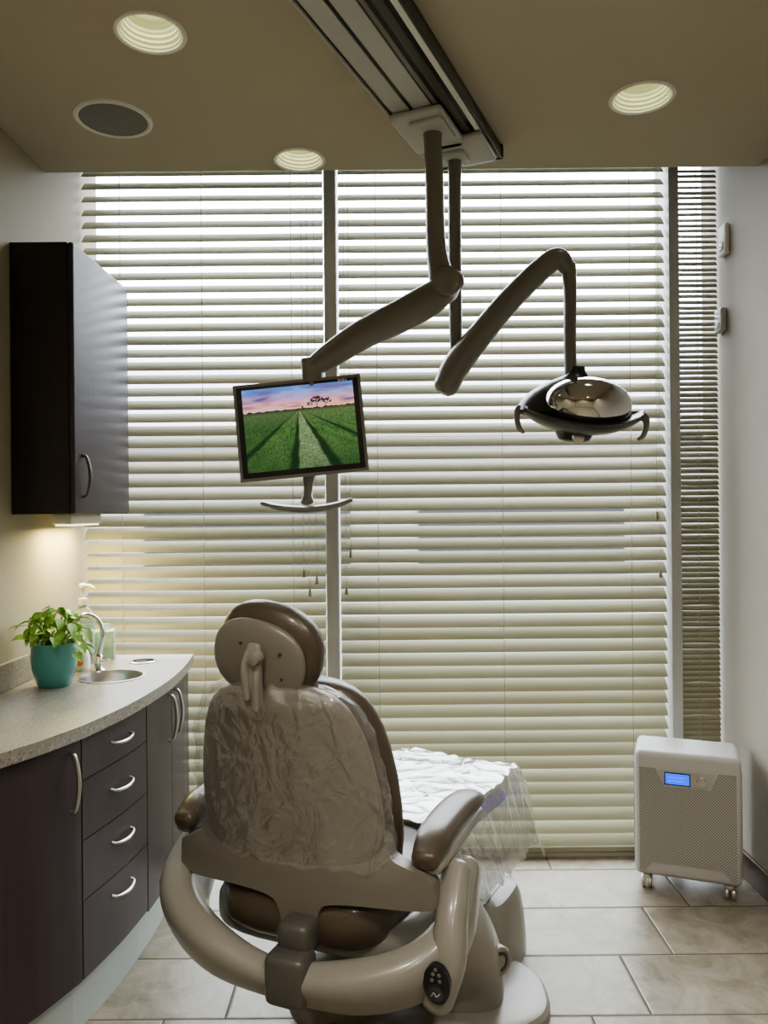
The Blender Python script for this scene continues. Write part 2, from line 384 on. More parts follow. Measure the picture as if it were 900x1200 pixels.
# ---------------------------------------------------------------- ceiling track
yaw=math.radians(23.4); tdir=Vector((math.sin(yaw),math.cos(yaw),0)); rdir=Vector((math.cos(yaw),-math.sin(yaw),0))
ER=Vector((.4187,2.694,0)); W=.245; Lt=1.9
T0=Matrix(((rdir.x,tdir.x,0,ER.x-rdir.x*W/2),(rdir.y,tdir.y,0,ER.y-rdir.y*W/2),(0,0,1,0),(0,0,0,1)))
tr=thing('ceiling_track',(T0@Vector((0,-.9,CZ))),'long grey metal double ceiling track with dark grooves','ceiling track')
b=nb(); box(b,(0,-Lt/2,CZ-.0225),(W-.01,Lt-.02,.045),.004); emit(b,'rail_body',M_black,parent=tr,M=T0)
def strip(x0,x1,z,name,m,y1=-.012,h=.012):
    emit(box(nb(),((x0+x1)/2,(-Lt+y1)/2,z),(x1-x0,Lt+y1,h),.002),name,m,parent=tr,M=T0)
strip(-.1215,-.116,CZ-.036,'edge_trim',M_rail,h=.035)
strip(-.108,-.052,CZ-.043,'rail_panel',M_rail); strip(-.040,.018,CZ-.043,'rail_panel',M_rail)
strip(.024,.038,CZ-.043,'rail_panel',M_arm); strip(.052,.078,CZ-.043,'rail_panel',M_hinge); strip(.092,.110,CZ-.043,'rail_panel',M_white)
strip(.116,.1215,CZ-.036,'edge_trim',M_dark,h=.035)
emit(box(nb(),(0,0,CZ-.026),(W+.004,.02,.052),.008),'end_cap',M_dark,parent=tr,M=T0)
T0i=T0.inverted()
# ---------------------------------------------------------------- monitor arm
D=2.43
pt=P(507,165,D); plz=CZ-.062
ma=thing('ceiling_mounted_monitor',(pt.x,pt.y,plz),'flat monitor on a grey articulated arm hanging from the ceiling track','monitor')
loc=T0i@Vector((pt.x,pt.y,0))
b=nb(); box(b,(-.034,loc.y+.03,plz),(.172,.25,.026),.012); box(b,(loc.x,loc.y,plz-.02),(.11,.14,.022),.012)
emit(b,'trolley_plate',M_rail,parent=ma,M=T0)
b=nb(); sweep(b,[(pt.x,pt.y,plz-.015),(pt.x,pt.y,plz-.045),P(509,210,D),P(511,285,D),P(517,325,D)],[.036,.028,.0285,.031,.038])
emit(b,'pole',M_arm,parent=ma)
b=nb(); sweep(b,[P(533,328,D),P(505,350,D-.01),P(470,370,2.40),P(425,392,2.37),P(385,418,2.35),P(367,430,2.34)],[.034,(.048,.050),(.046,.050),(.041,.045),(.036,.038),(.036,.030)])
emit(b,'arm',M_arm,parent=ma)
b=nb(); q=P(522,333,D); cyl(b,q+Vector((0,-.056,-.005)),q+Vector((0,.045,-.005)),.046,.046); lathe(b,[(.046,0),(.040,.006),(.001,.008)],q+Vector((0,-.056,-.005)),axis=(0,-1,0))
emit(b,'elbow_joint',M_arm,parent=ma)
b=nb(); q=P(366,430,2.34); cyl(b,q+Vector((0,0,.022)),q+Vector((0,0,-.045)),.034,.03); cyl(b,q+Vector((0,0,-.04)),P(362,500,2.39),.022,.03)
emit(b,'monitor_joint',M_arm,parent=ma)
mc=P(352.5,502,2.32)
MM=Matrix.Translation(mc)@Matrix.Rotation(math.radians(-5),4,'Y')@Matrix.Rotation(math.radians(-4),4,'X')
sw,sh=.375,.285
b=nb(); box(b,(0,.014,0),(sw,.036,sh),.012); box(b,(0,.042,-.01),(sw*.75,.05,sh*.7),.02)
mb=emit(b,'monitor_body',M_dark,parent=ma,M=MM)
def framering(bm,w0,h0,w1,h1,cz,y,th,M=None):
    pts=[(-w0/2,-h0/2),(w0/2,-h0/2),(w0/2,h0/2),(-w0/2,h0/2)]
    q=[(-w1/2,-h1/2+cz),(w1/2,-h1/2+cz),(w1/2,h1/2+cz),(-w1/2,h1/2+cz)]
    T=Matrix.Translation((0,y,0))@Matrix.Rotation(math.radians(90),4,'X')
    prism(bm,pts,[q],0,th,M=T)
b=nb(); framering(b,sw+.004,sh+.004,sw-.014,sh-.014,-.0,.004,.011); emit(b,'silver_bezel',M_arm,parent=mb,M=MM,smooth=False)
b=nb(); framering(b,sw-.014,sh-.014,.330,.247,.004,-.001,.0068); emit(b,'bezel',M_black,parent=mb,M=MM,smooth=False)
nx,ny=320,240; sW,sH=.332,.249
verts=[];cols=[]
def nse(x,y,z=0): return noise.noise(Vector((x,y,z)))
def lerp(a,b,t): t=max(0,min(1,t)); return tuple(a[i]*(1-t)+b[i]*t for i in range(3))
def hexc(r,g,bb): return tuple((c/255)**2.2 for c in (r,g,bb))
blobs=[]
random.seed(3)
for (cx,cy,rx,ry,k) in ((.665,.81,.060,.038,60),(.755,.79,.04,.03,30),(.60,.765,.03,.016,10),(.53,.73,.012,.012,4)):
    for i in range(k): 
        a=random.uniform(0,6.28); q=random.random()**.5
        blobs.append((cx+rx*q*math.cos(a),cy+ry*q*math.sin(a),random.uniform(.004,.009)))
hz=.705
for j in range(ny+1):
    for i in range(nx+1):
        u=i/nx; v=j/ny
        if v>hz:
            t=(v-hz)/(1-hz)
            c=lerp(hexc(232,165,128),hexc(190,138,158),t*2.2)
            if t>.4: c=lerp(hexc(190,138,158),hexc(88,118,182),(t-.4)*2.4)
            cl=nse(u*3,v*16,1)+.5*nse(u*8,v*40,4)
            c=lerp(c,hexc(92,84,120),max(0,cl)*1.5*(t>.12))
            if cl<-.2: c=lerp(c,hexc(130,165,215),.4)
            if t<.05+.05*nse(u*25,0,9) : c=hexc(46,46,46)
            for (bx,by,br) in blobs:
                if (u-bx)**2+((v-by)*.77)**2<br*br: c=lerp(hexc(52,44,38),c,.15)
            if .70<v<.80 and (abs(u-.655-.2*(v-.7))<.003 or abs(u-.745+.1*(v-.7))<.0025): c=hexc(45,36,30)
        else:
            dpt=hz-v+.012; t=(u-.50)/dpt
            fine=nse(u*150,v*75,3)*.7+nse(u*60,v*35,8)*.5
            g=nse(t*5,1.2/dpt,2)*.35+fine
            c=lerp(hexc(44,74,42),hexc(88,114,68),.42+g)
            e1=.04*nse(v*8,3,1)
            if -.06+e1<t<.34+e1: c=lerp(hexc(74,98,64),hexc(132,146,112),.42+g)
            for (a,wd) in ((-.12,.09),(.42,.11),(-.95,.12),(1.35,.14)):
                k_=max(0,1-abs(t-a-e1)/wd); c=lerp(c,hexc(30,42,30),min(.85,k_*1.4))
            if t<-1.0: c=lerp(c,hexc(34,60,38),.4)
            c=lerp(c,hexc(112,120,88),max(0,.22-dpt)*1.4)
            c=lerp(c,hexc(22,44,28),max(0,dpt-.35)*1.1)
            if dpt<.03: c=lerp(c,hexc(60,66,48),.6)
        verts.append(MM@Vector(((u-.5)*sW,-.0055,(v-.5)*sH+.004))); cols.append(c)
me=bpy.data.meshes.new('screen')
me.from_pydata([tuple(v-mc) for v in verts],[],[(j*(nx+1)+i,j*(nx+1)+i+1,(j+1)*(nx+1)+i+1,(j+1)*(nx+1)+i) for j in range(ny) for i in range(nx)])
ca=me.color_attributes.new('Col','FLOAT_COLOR','POINT')
flat=[]
for c in cols: flat+= [c[0],c[1],c[2],1]
ca.data.foreach_set('color',flat)
m,nn,o=nt('screen_image'); at=nn.nodes.new('ShaderNodeVertexColor'); at.layer_name='Col'; em=nn.nodes.new('ShaderNodeEmission'); em.inputs[1].default_value=1.5
gl=nn.nodes.new('ShaderNodeBsdfGlossy'); gl.inputs['Roughness'].default_value=.15; ms=nn.nodes.new('ShaderNodeMixShader'); ms.inputs[0].default_value=.03
nn.links.new(at.outputs[0],em.inputs[0]); nn.links.new(em.outputs[0],ms.inputs[1]); nn.links.new(gl.outputs[0],ms.inputs[2]); nn.links.new(ms.outputs[0],o.inputs[0])
me.materials.append(m); so=bpy.data.objects.new('screen',me); COL.objects.link(so); so.location=mc; so.parent=mb; so.matrix_parent_inverse=WM[mb.name].inverted(); so['label']='glowing screen showing a green field under a sunset sky'
b=nb()
for k in range(4): box(b,(.125+k*.007,-.0080,sh/2-.0115),(.0045,.001,.005 if k%2 else .007))
emit(b,'bezel_mark',M_white,parent=mb,M=MM,smooth=False)
b=nb(); sweep(b,[P(362,555,2.36),P(361,575,2.35),P(360,588,2.33)],[(.02,.02),(.013,.012),(.02,.012)]); emit(b,'monitor_neck',M_arm,parent=ma)
b=nb(); sweep(b,[P(308,590,2.32),P(330,595,2.30),P(360,597,2.29),P(390,593,2.30),P(411,586,2.32)],[(.012,.007),(.024,.010),(.028,.011),(.024,.010),(.012,.007)]); emit(b,'handle_bar',M_arm,parent=ma)
# ---------------------------------------------------------------- operating light
D=2.62
pt=P(533,198,D)
lt=thing('dental_operating_light',(pt.x,pt.y,plz),'mirror-backed dental operating light on a curved ceiling arm','lamp')
loc=T0i@Vector((pt.x,pt.y,0))
b=nb(); box(b,(.035,loc.y-.0,plz),(.16,.19,.026),.012); box(b,(loc.x,loc.y,plz-.02),(.08,.09,.022),.012)
emit(b,'trolley_plate',M_rail,parent=lt,M=T0)
b=nb(); sweep(b,[(pt.x,pt.y,plz-.01),(pt.x,pt.y,plz-.04),P(533,300,D),P(534,380,D),P(534,420,D),P(532,450,D)],[.030,.0225,.022,.0215,.018,.016]); emit(b,'pole',M_arm,parent=lt)
b=nb(); sweep(b,[P(523,452,2.60),P(534,430,2.60),P(560,396,2.60),P(597,352,2.60),P(636,314,2.60),P(655,303,2.60),P(667,318,2.60)],[.042,.046,.043,.040,.038,.034,.024]); emit(b,'arm',M_arm,parent=lt)
b=nb(); sweep(b,[P(666,312,2.60),P(668,340,2.60),P(668,400,2.60),P(669,438,2.60)],[.025,.022,.0205,.0205]); emit(b,'drop_tube',M_arm,parent=lt)
hc=P(681,480,2.60)
LM=Matrix.Translation(hc)@Matrix.Rotation(math.radians(4),4,'Y')@Matrix.Rotation(math.radians(8),4,'X')
b=nb(); lathe(b,[(.021,.14),(.024,.125),(.036,.112),(.065,.098),(.11,.078),(.155,.045),(.182,.012),(.19,-.012),(.18,-.02)],(-.022,0,0),seg=48,cap=True,sy=.62)
lh=emit(b,'lamp_head',M_smoke,parent=lt,M=LM)
b=nb(); sell(b,(.004,-.060,.018),(.142,.10,.088),1,1,nu=48,nv=32); emit(b,'reflector_shell',M_mirror,parent=lh,M=LM,label='mirror-like domed lamp shell')
rings=[]
for j in range(25):
    t=-1+2*j/24; x=t*.205
    ww=.125*math.sqrt(max(0,1-(t)**2))+.012; zt=-.050+.050*t*t; zb=-.068*(1-abs(t)**2.2)-.016
    ring=[]
    for k in range(20):
        a=2*math.pi*k/20; yy=ww*math.cos(a)-.03*(1-t*t); s=math.sin(a)
        ring.append((x,yy, zt+.012*s if s>0 else zt+(zb-zt)*(-s)))
    rings.append(ring)
b=nb(); loft(b,rings); emit(b,'lower_shell',M_smoke,parent=lh,M=LM)
b=nb(); lathe(b,[(.06,-.05),(.062,-.080),(.05,-.100),(.03,-.107),(.001,-.108)],(-.02,-.02,0),seg=32); emit(b,'lens_hood',M_smoke,parent=lh,M=LM)
b=nb(); lathe(b,[(.001,.004),(.012,.003),(.018,0),(.02,-.006)],(-.02,-.088,-.088),axis=(0,-.9,.2),seg=24); emit(b,'knob',M_steel,parent=lh,M=LM)
for s in (-1,1):
    b=nb(); sweep(b,[(s*.17,0,-.012),(s*.205,-.01,-.012),(s*.214,-.02,-.035),(s*.205,-.03,-.07),(s*.190,-.03,-.085)],[(.02,.010),(.016,.011),.010,.009,.006],ref=(0,1,0)); emit(b,'handle',M_shell2,parent=lh,M=LM)
# ---------------------------------------------------------------- right wall devices
def walldev(px0,px1,py0,py1,name,label,cat,mat,th=.02):
    d=XR*F/((px0+px1)/2-450); z0=P(850,py1,d).z; z1=P(850,py0,d).z
    t=thing(name,(XR-.001,d,z0),label,cat)
    b=nb(); box(b,(XR-th/2,d,(z0+z1)/2),(th,.07,z1-z0),.008); emit(b,'housing',mat,parent=t)
    b=nb(); box(b,(XR-th-.001,d,z0+(z1-z0)*.3),(.004,.03,(z1-z0)*.25),.0015); emit(b,'sensor_window',M_arm if mat is M_white else M_white,parent=t)
walldev(848,860,264,300,'motion_sensor','small white motion sensor on the pale wall','sensor',M_white)
walldev(842,858,362,390,'thermostat','small grey wall control on the pale wall','thermostat',M_rail,.025)
# ---------------------------------------------------------------- upper cabinet
uc=thing('wall_cabinet',(XL,2.87,1.42),'tall dark espresso wall cabinet with a single door','cabinet')
xf=-1.022; y0=2.60; y1=3.155; z0=1.423; z1=2.325
b=nb(); box(b,((XL+xf-.02)/2+.001,(y0+y1)/2,(z0+z1)/2),(xf-.02-XL-.002,y1-y0,z1-z0),.002); ub=emit(b,'body',M_wood2,parent=uc)
b=nb(); box(b,(xf-.010,(y0+y1)/2,(z0+z1)/2),(.019,y1-y0,z1-z0),.006); dr=emit(b,'door',M_wood,parent=uc)
def bow(parent,p0,p1,out,mat=M_steel,r=.0048,rb=.027):
    p0=Vector(p0);p1=Vector(p1);out=Vector(out).normalized(); m=(p0+p1)/2; dd=p1-p0
    b=nb(); sweep(b,[p0,p0+out*rb*.55+dd*.03,p0+dd*.22+out*rb*.9,m+out*rb*1.08,p1-dd*.22+out*rb*.9,p1+out*rb*.55-dd*.03,p1],[r*1.1,r*1.0,r*1.15,r*1.3,r*1.15,r,r*1.1],n=6,seg=12,roundcap=False)
    return emit(b,'handle',mat,parent=parent,label='arched satin metal handle')
M_hd=pbr('dark_satin_metal',(.20,.18,.16),.3,.9)
bow(dr,(xf,2.66,1.62),(xf,2.66,1.48),(1,0,0),mat=M_hd)
b=nb(); box(b,(-1.15,2.95,1.404),(.07,.30,.036),.005); ul=emit(b,'under_cabinet_light',M_white,parent=uc,label='slim white light fixture glowing under the cabinet')
b=nb(); box(b,(-1.15,2.95,1.383),(.055,.28,.008),.002); emit(b,'diffuser',emi('warm_diffuser',(1,.86,.5),2.5),parent=ul)
a=area('under_cabinet_lamp',(-1.15,2.95,1.372),.2,5.0,(1,.80,.34),parent=ul); a.data.shape='RECTANGLE'; a.data.size=.06; a.data.size_y=.28
# ---------------------------------------------------------------- base cabinets
FY=[1.30,1.5,1.6,1.75,1.87,1.97,2.11,2.34,2.6,2.8,3.0,3.16]
FXv=[-1.22,-1.13,-1.07,-.975,-.912,-.862,-.810,-.762,-.738,-.738,-.752,-.772]
def FX(y):
    if y<=FY[0]: return FXv[0]
    for i in range(len(FY)-1):
        if y<=FY[i+1]:
            t=(y-FY[i])/(FY[i+1]-FY[i])
            p=[FXv[max(i-1,0)],FXv[i],FXv[i+1],FXv[min(i+2,len(FY)-1)]]
            return .5*(2*p[1]+(p[2]-p[0])*t+(2*p[0]-5*p[1]+4*p[2]-p[3])*t*t+(3*p[1]-p[0]-3*p[2]+p[3])*t**3)
    return FXv[-1]
def nrm(y):
    d=(FX(y+.01)-FX(y-.01))/.02; return Vector((1,-d,0)).normalized()
def curve(ya,yb,off,n=14): 
    out=[]
    for i in range(n+1):
        y=ya+(yb-ya)*i/n; nn_=nrm(y); p=Vector((FX(y),y,0))-nn_*off; out.append((p.x,p.y))
    return out
ZT=.855
def panel(bm,ya,yb,z0,z1,off=.020,th=.019):
    A=curve(ya,yb,off); Bc=curve(ya,yb,off+th)
    prism(bm,A+Bc[::-1],[],z0,z1)
def carcass(parent,ya,yb,zt=.818):
    A=curve(ya,yb,.0405,10)
    b=nb(); prism(b,[(XL+.002,ya)]+A+[(XL+.002,yb)],[],.155,zt); emit(b,'body',M_wood2,parent=parent,smooth=False)
    A=curve(ya,yb,.055,10)
    b=nb(); prism(b,[(XL+.002,ya)]+A+[(XL+.002,yb)],[],0.0,.154); emit(b,'toe_kick',M_toe,parent=parent,smooth=False)
def doorh(dr,y,z0,z1):
    nn_=nrm(y); p=Vector((FX(y),y,0))-nn_*.020
    bow(dr,(p.x,p.y,z1),(p.x,p.y,z0),nn_)
g=.004; YD=2.125
c1=thing('base_cabinet',(-1.0,1.72,0),'dark espresso base cabinet with one curved door','cabinet')
carcass(c1,1.40,YD)
b=nb(); panel(b,1.40,1.83-g,.158,.815); emit(b,'door',M_wood,parent=c1,ang=30)
b=nb(); panel(b,1.83,YD-g,.158,.815); dr=emit(b,'door',M_wood,parent=c1,ang=30); doorh(dr,2.08,.63,.785)
c2=thing('drawer_cabinet',(-.99,2.29,0),'dark espresso base cabinet with four stacked drawers','cabinet')
carcass(c2,YD+.0005,2.505)
for (za,zb_,zh) in ((.698,.815,.762),(.535,.695,.625),(.372,.532,.472),(.158,.369,.318)):
    b=nb(); panel(b,YD+g/2,2.505-g,za,zb_); dr=emit(b,'drawer',M_wood,parent=c2,ang=30)
    ya,yb=2.265,2.375; zz=zh
    pa=Vector((FX(ya),ya,zz))-nrm(ya)*.02; pb=Vector((FX(yb),yb,zz))-nrm(yb)*.02
    bow(dr,pa,pb,nrm(2.31)+Vector((0,0,-.25)),r=.0042,rb=.024)
c3=thing('base_cabinet',(-.99,2.82,0),'dark espresso base cabinet with two doors under the sink','cabinet')
carcass(c3,2.5055,3.15,.725)
b=nb(); panel(b,2.5055+g/2,2.775-g/2,.150,.815); dr=emit(b,'door',M_wood,parent=c3,ang=30); doorh(dr,2.735,.63,.79)
b=nb(); panel(b,2.775+g/2,3.15,.150,.815); dr=emit(b,'door',M_wood,parent=c3,ang=30); doorh(dr,2.82,.63,.79)
SK=(-.955,2.735,.108); HO=(-.928,3.01,.042)
A=curve(1.36,3.162,0,50)
b=nb(); prism(b,[(XL+.002,1.34)]+A+[(XL+.002,3.162)],[circ(*SK,48),circ(*HO,32)],.8195,ZT); emit(b,'countertop',M_counter,label='curved speckled beige quartz worktop over dark cabinets',cat='countertop',ang=30)
b=nb(); box(b,(XL+.011,2.25,ZT+.046),(.018,1.82,.09),.003); emit(b,'backsplash',M_counter,label='low speckled beige quartz upstand along the wall',cat='backsplash')
sk=thing('sink',(SK[0],SK[1],.70),'small round stainless steel sink set in the worktop','sink')
b=nb(); r=SK[2]; lathe(b,[(r+.004,.0005),(r+.004,.0025),(r-.001,.003),(r-.004,-.01),(r-.012,-.09),(r-.03,-.115),(.02,-.122),(.001,-.123)],(SK[0],SK[1],ZT),seg=48); emit(b,'basin',M_steel,parent=sk)
b=nb(); lathe(b,[(.022,-.119),(.018,-.121),(.001,-.1205)],(SK[0],SK[1],ZT),seg=24); emit(b,'drain',M_chrome,parent=sk)
hw=thing('waste_chute_ring',(HO[0],HO[1],.83),'round steel waste opening set in the worktop','waste opening')
b=nb(); r=HO[2]; lathe(b,[(r+.010,.0004),(r+.010,.003),(r-.002,.004),(r-.003,-.03)],(HO[0],HO[1],ZT),seg=36); emit(b,'ring',M_chrome,parent=hw)
b=nb(); lathe(b,[(r-.004,-.016),(.001,-.014)],(HO[0],HO[1],ZT),seg=36); emit(b,'flap',M_hinge,parent=hw)
fp=P(115,784,2.83); fp.z=ZT
fa=thing('faucet',fp,'chrome gooseneck faucet beside the round sink','faucet')
b=nb(); lathe(b,[(.024,0),(.024,.006),(.017,.012),(.014,.02),(.014,.05),(.017,.055),(.010,.065)],fp,seg=24,cap=True); emit(b,'base',M_chrome,parent=fa)
D=2.83
b=nb(); sweep(b,[fp+Vector((0,0,.05)),P(118,756,D),P(120,740,D),P(115,727,D),P(105,721,D-.01),P(95,722,D-.02),P(90,730,D-.03)],[.010,.009,.0085,.0085,.0085,.0085,.008],seg=14,roundcap=False); emit(b,'spout',M_chrome,parent=fa)
b=nb(); cyl(b,fp+Vector((.012,0,.035)),fp+Vector((.045,-.005,.045)),.005,.004,seg=12); emit(b,'lever',M_chrome,parent=fa)
# ---------------------------------------------------------------- plant
pc=P(64,800,2.60); pc.z=ZT; 
pl=thing('potted_plant',pc,'leafy green pothos in a teal ceramic pot','plant')
b=nb(); lathe(b,[(.001,.001),(.048,.001),(.056,.012),(.070,.06),(.074,.100),(.072,.130),(.075,.136),(.075,.144),(.069,.144),(.066,.13)],pc,seg=40); emit(b,'pot',M_teal,parent=pl)
b=nb(); lathe(b,[(.067,.128),(.03,.134),(.001,.136)],pc,seg=24); emit(b,'soil',M_soil,parent=pl)
random.seed(11)
bl=nb(); bs=nb()
for i in range(95):
    a=random.uniform(0,2*math.pi); rr=random.uniform(.01,.130)*(.75 if math.cos(a)<0 else 1); h=random.uniform(.005,.100)*(1.15-rr*4)+.01
    if rr>.10: h=random.uniform(-.035,.04)
    tip=pc+Vector((math.cos(a)*rr,math.sin(a)*rr,.145+h))
    if tip.x<XL+.03: tip.x=XL+.03
    root=pc+Vector((math.cos(a)*.02,math.sin(a)*.02,.13))
    mid=(root+tip)/2+Vector((math.cos(a)*.01,math.sin(a)*.01,.03))
    sweep(bs,[root,mid,tip],.0013,n=4,seg=5,roundcap=False)
    s=random.uniform(.020,.036)
    Rm=Matrix.Translation(tip)@Matrix.Rotation(a,4,'Z')@Matrix.Rotation(random.uniform(-.1,1.2),4,'Y')@Matrix.Rotation(random.uniform(-.6,.6),4,'X')
    mids=[];Ls=[];Rs=[]
    for k in range(8):
        t=k/7; wd=.62*math.sin(math.pi*min(1,t**.62))*(1-t*.12)
        xx=(t*1.5-.15)*s; zz=-.35*s*t*t
        mids.append(bl.verts.new(Rm@Vector((xx,0,zz))))
        back=-.10*s if k==1 else 0
        Ls.append(bl.verts.new(Rm@Vector((xx+back,wd*s,zz+.16*s*math.sin(math.pi*t))))); Rs.append(bl.verts.new(Rm@Vector((xx+back,-wd*s,zz+.16*s*math.sin(math.pi*t)))))
    for k in range(7):
        bl.faces.new((mids[k],mids[k+1],Ls[k+1],Ls[k])); bl.faces.new((mids[k+1],mids[k],Rs[k],Rs[k+1]))
emit(bs,'stems',M_stem,parent=pl,weld=False)
emit(bl,'leaves',M_leaf,parent=pl,weld=False)
bp_=Vector((-1.150,2.99,ZT))
bo=thing('sanitizer_bottle',bp_,'clear hand sanitizer pump bottle with a green label','bottle')
b=nb(); lathe(b,[(.001,0),(.040,0),(.042,.01),(.042,.17),(.036,.195),(.016,.215),(.016,.225)],bp_,seg=32,sy=.75); emit(b,'bottle_body',M_clear,parent=bo)
b=nb(); lathe(b,[(.0425,.04),(.0428,.045),(.0428,.15),(.0425,.155)],bp_,seg=32,sy=.76); emit(b,'label',M_green,parent=bo)
b=nb(); lathe(b,[(.018,.222),(.018,.245),(.007,.25),(.007,.285),(.016,.288),(.016,.30),(.001,.305)],bp_,seg=20); sweep(b,[bp_+Vector((0,0,.293)),bp_+Vector((.03,-.01,.295)),bp_+Vector((.05,-.015,.285))],[.007,.006,.004],n=4,seg=10); emit(b,'pump',M_white,parent=bo)
q=P(97,783,2.86); q.z=ZT
b=nb(); lathe(b,[(.001,0),(.024,0),(.027,.01),(.027,.05),(.018,.068),(.012,.075),(.022,.085),(.027,.10),(.022,.118),(.001,.124)],q,seg=28)
sb=thing('soap_dispenser',q,'small rounded white soap dispenser behind the plant','dispenser'); emit(b,'dispenser_body',M_white,parent=sb)
b=nb(); cyl(b,q+Vector((0,-.026,.03)),q+Vector((0,-.0285,.03)),.012); emit(b,'label',M_orange,parent=sb)
q=P(122,768,3.09); q.z=ZT
tb=thing('tissue_box',q,'small tissue box with a green leaf print by the blind','box')
Tm=Matrix.Translation(q)@Matrix.Rotation(math.radians(15),4,'Z')
b=nb(); box(b,(0,0,.055),(.08,.075,.11),.003); emit(b,'carton',M_green,parent=tb,M=Tm)
b=nb(); loft(b,[[(.02*math.cos(a_*.628)*(1+.5*math.sin(a_*2))*s_+.0,.015*math.sin(a_*.628)*s_,.11+h_) for a_ in range(10)] for s_,h_ in ((1,0),(.8,.012),(1.1,.025))],cap=False); emit(b,'tissue',M_white,parent=tb,M=Tm)
# ---------------------------------------------------------------- dental chair
O=Vector((-.143,2.152,0)); CM=Matrix.Translation(O)@Matrix.Rotation(math.radians(-22),4,'Z')
ch=thing('dental_chair',O,'brown and taupe dental chair partly covered with clear plastic film','dental chair')
def ring(w_,t_,yc,z,curv=.035,e=.75,n=44,xo=0):
    R=[]
    for k in range(n):
        a=2*math.pi*k/n; cx=math.cos(a); sy=math.sin(a)
        x=w_*math.copysign(abs(cx)**e,cx); y=t_*math.copysign(abs(sy)**e,sy)
        R.append((x+xo,yc+y+curv*(x/.25)**2,z))
    return R
lean=lambda z:-.25-(z-.5)*.15
ZS=[.50,.52,.56,.62,.70,.78,.85,.90,.94,.97,.995,1.010,1.018,1.022]
WS=[.200,.225,.237,.245,.246,.240,.228,.215,.198,.180,.152,.120,.080,.030]
def backloft(dy,grow,zoff=0,tk=.03,e=.75,curv=.035):
    rs=[]
    for i,(z,w_) in enumerate(zip(ZS,WS)):
        f=1 if i<9 else [1,.96,.86,.66,.35][i-9]
        if i<3: f=[.5,.8,.95][i]
        rs.append(ring(w_+grow,tk*f,lean(z)+dy,z+zoff,curv=curv,e=e))
    return rs
b=nb(); loft(b,backloft(0,0,tk=.032,e=.65)); bk=emit(b,'backrest',M_shell,parent=ch,M=CM,label='taupe plastic backrest shell')
b=nb(); loft(b,backloft(.080,.014,.004,tk=.062,e=.9)); emit(b,'back_cushion',M_leather,parent=bk,M=CM,label='brown padded back cushion')
NR=80
zs=[.590+(1.034-.590)*i/NR for i in range(NR+1)]
def Wz(z):
    for i in range(len(ZS)-1):
        if z<=ZS[i+1]: 
            t=(z-ZS[i])/(ZS[i+1]-ZS[i]); return WS[i]*(1-t)+WS[i+1]*t
    return WS[-1]
rs2=[]
for i,z in enumerate(zs):
    zz=min(1.022,z-.010)
    base=ring(max(Wz(zz),.04)+.022,.048*(1 if z<.97 else max(.35,1-(z-.97)*9)),lean(z)+.0,z,e=.7,n=200)
    R=[]
    for (x,y,z_) in base:
        wob=noise.noise(Vector((x*5,z_*5,11)))*.8
        rg=1-2*abs(noise.noise(Vector((x*15+wob*3,z_*4+wob,1))))
        rg2=1-2*abs(noise.noise(Vector((x*5-z_*14+wob*2,z_*5,7))))
        rg3=1-2*abs(noise.noise(Vector((x*20+z_*18+wob*3,z_*7,3))))
        k_=.45+.75*min(1,abs(x)/.2)+.4*max(0,(z_-.85)/.17)
        lowz=.02*noise.noise(Vector((x*22,3,1))) if i<4 else 0
        R.append((x*(1+.03*noise.noise(Vector((z_*16,x*3,4)))),y-.007*k_*max(0,rg)**6-.006*k_*max(0,rg2)**6-.004*k_*max(0,rg3)**5+.003*noise.noise(Vector((x*10,z_*8,5))),z_+lowz*(1-i/4)))
    rs2.append(R)
b=nb(); loft(b,rs2,cap=False); emit(b,'plastic_cover',M_film,parent=bk,M=CM,label='crinkled clear plastic sleeve',ang=180)
poly=[(-.335,.545),(-.325,.572),(-.29,.592),(-.255,.615),(-.235,.66),(-.1,.68),(.1,.68),(.235,.66),(.262,.615),(.31,.592),(.345,.575),(.36,.545),(.352,.495),(.20,.497),(.11,.49),(.085,.46),(.078,.395),(.065,.385),(.0,.385),(-.012,.395),(-.02,.46),(-.045,.49),(-.14,.497),(-.325,.487)]
sm=[(p.x,p.y) for p in cr([(x,z,0) for x,z in poly]+[(poly[0][0],poly[0][1],0)],5)][:-1]
T=Matrix.Rotation(math.radians(90),4,'X')
t=nb(); prism(t,sm,[],.236,.2815,M=T)
bmesh.ops.triangulate(t,faces=t.faces); bmesh.ops.subdivide_edges(t,edges=[e_ for e_ in t.edges if e_.calc_length()>.05],cuts=3,use_grid_fill=True)
for v in t.verts:
    sink=.03*smooth_(v.co.z) if False else .028*max(0,min(1,(v.co.z-.585)/.055))
    v.co.y+= .56*v.co.x**2*.9-(v.co.z-.5)*.15+sink
emit(t,'back_frame',M_shell,parent=ch,M=CM,ang=60)
b=nb(); sell(b,(0,.06,.43),(.265,.33,.085),.55,.55); emit(b,'seat',M_leather,parent=ch,M=CM,label='rounded brown padded seat')
b=nb(); sell(b,(0,.04,.375),(.30,.26,.055),.4,.5); emit(b,'seat_pan',M_shell2,parent=ch,M=CM)
LMx=Matrix.Translation(O)@Matrix.Rotation(math.radians(-31),4,'Z')
b=nb(); sell(b,(0,.50,.485),(.225,.30,.05),.4,.4); lg=emit(b,'leg_rest',M_leather,parent=ch,M=LMx,label='brown padded leg rest under plastic')
G=[]; nu,nv=150,130
def smooth(a,b_,x): t=max(0,min(1,(x-a)/(b_-a))); return t*t*(3-2*t)
b=nb()
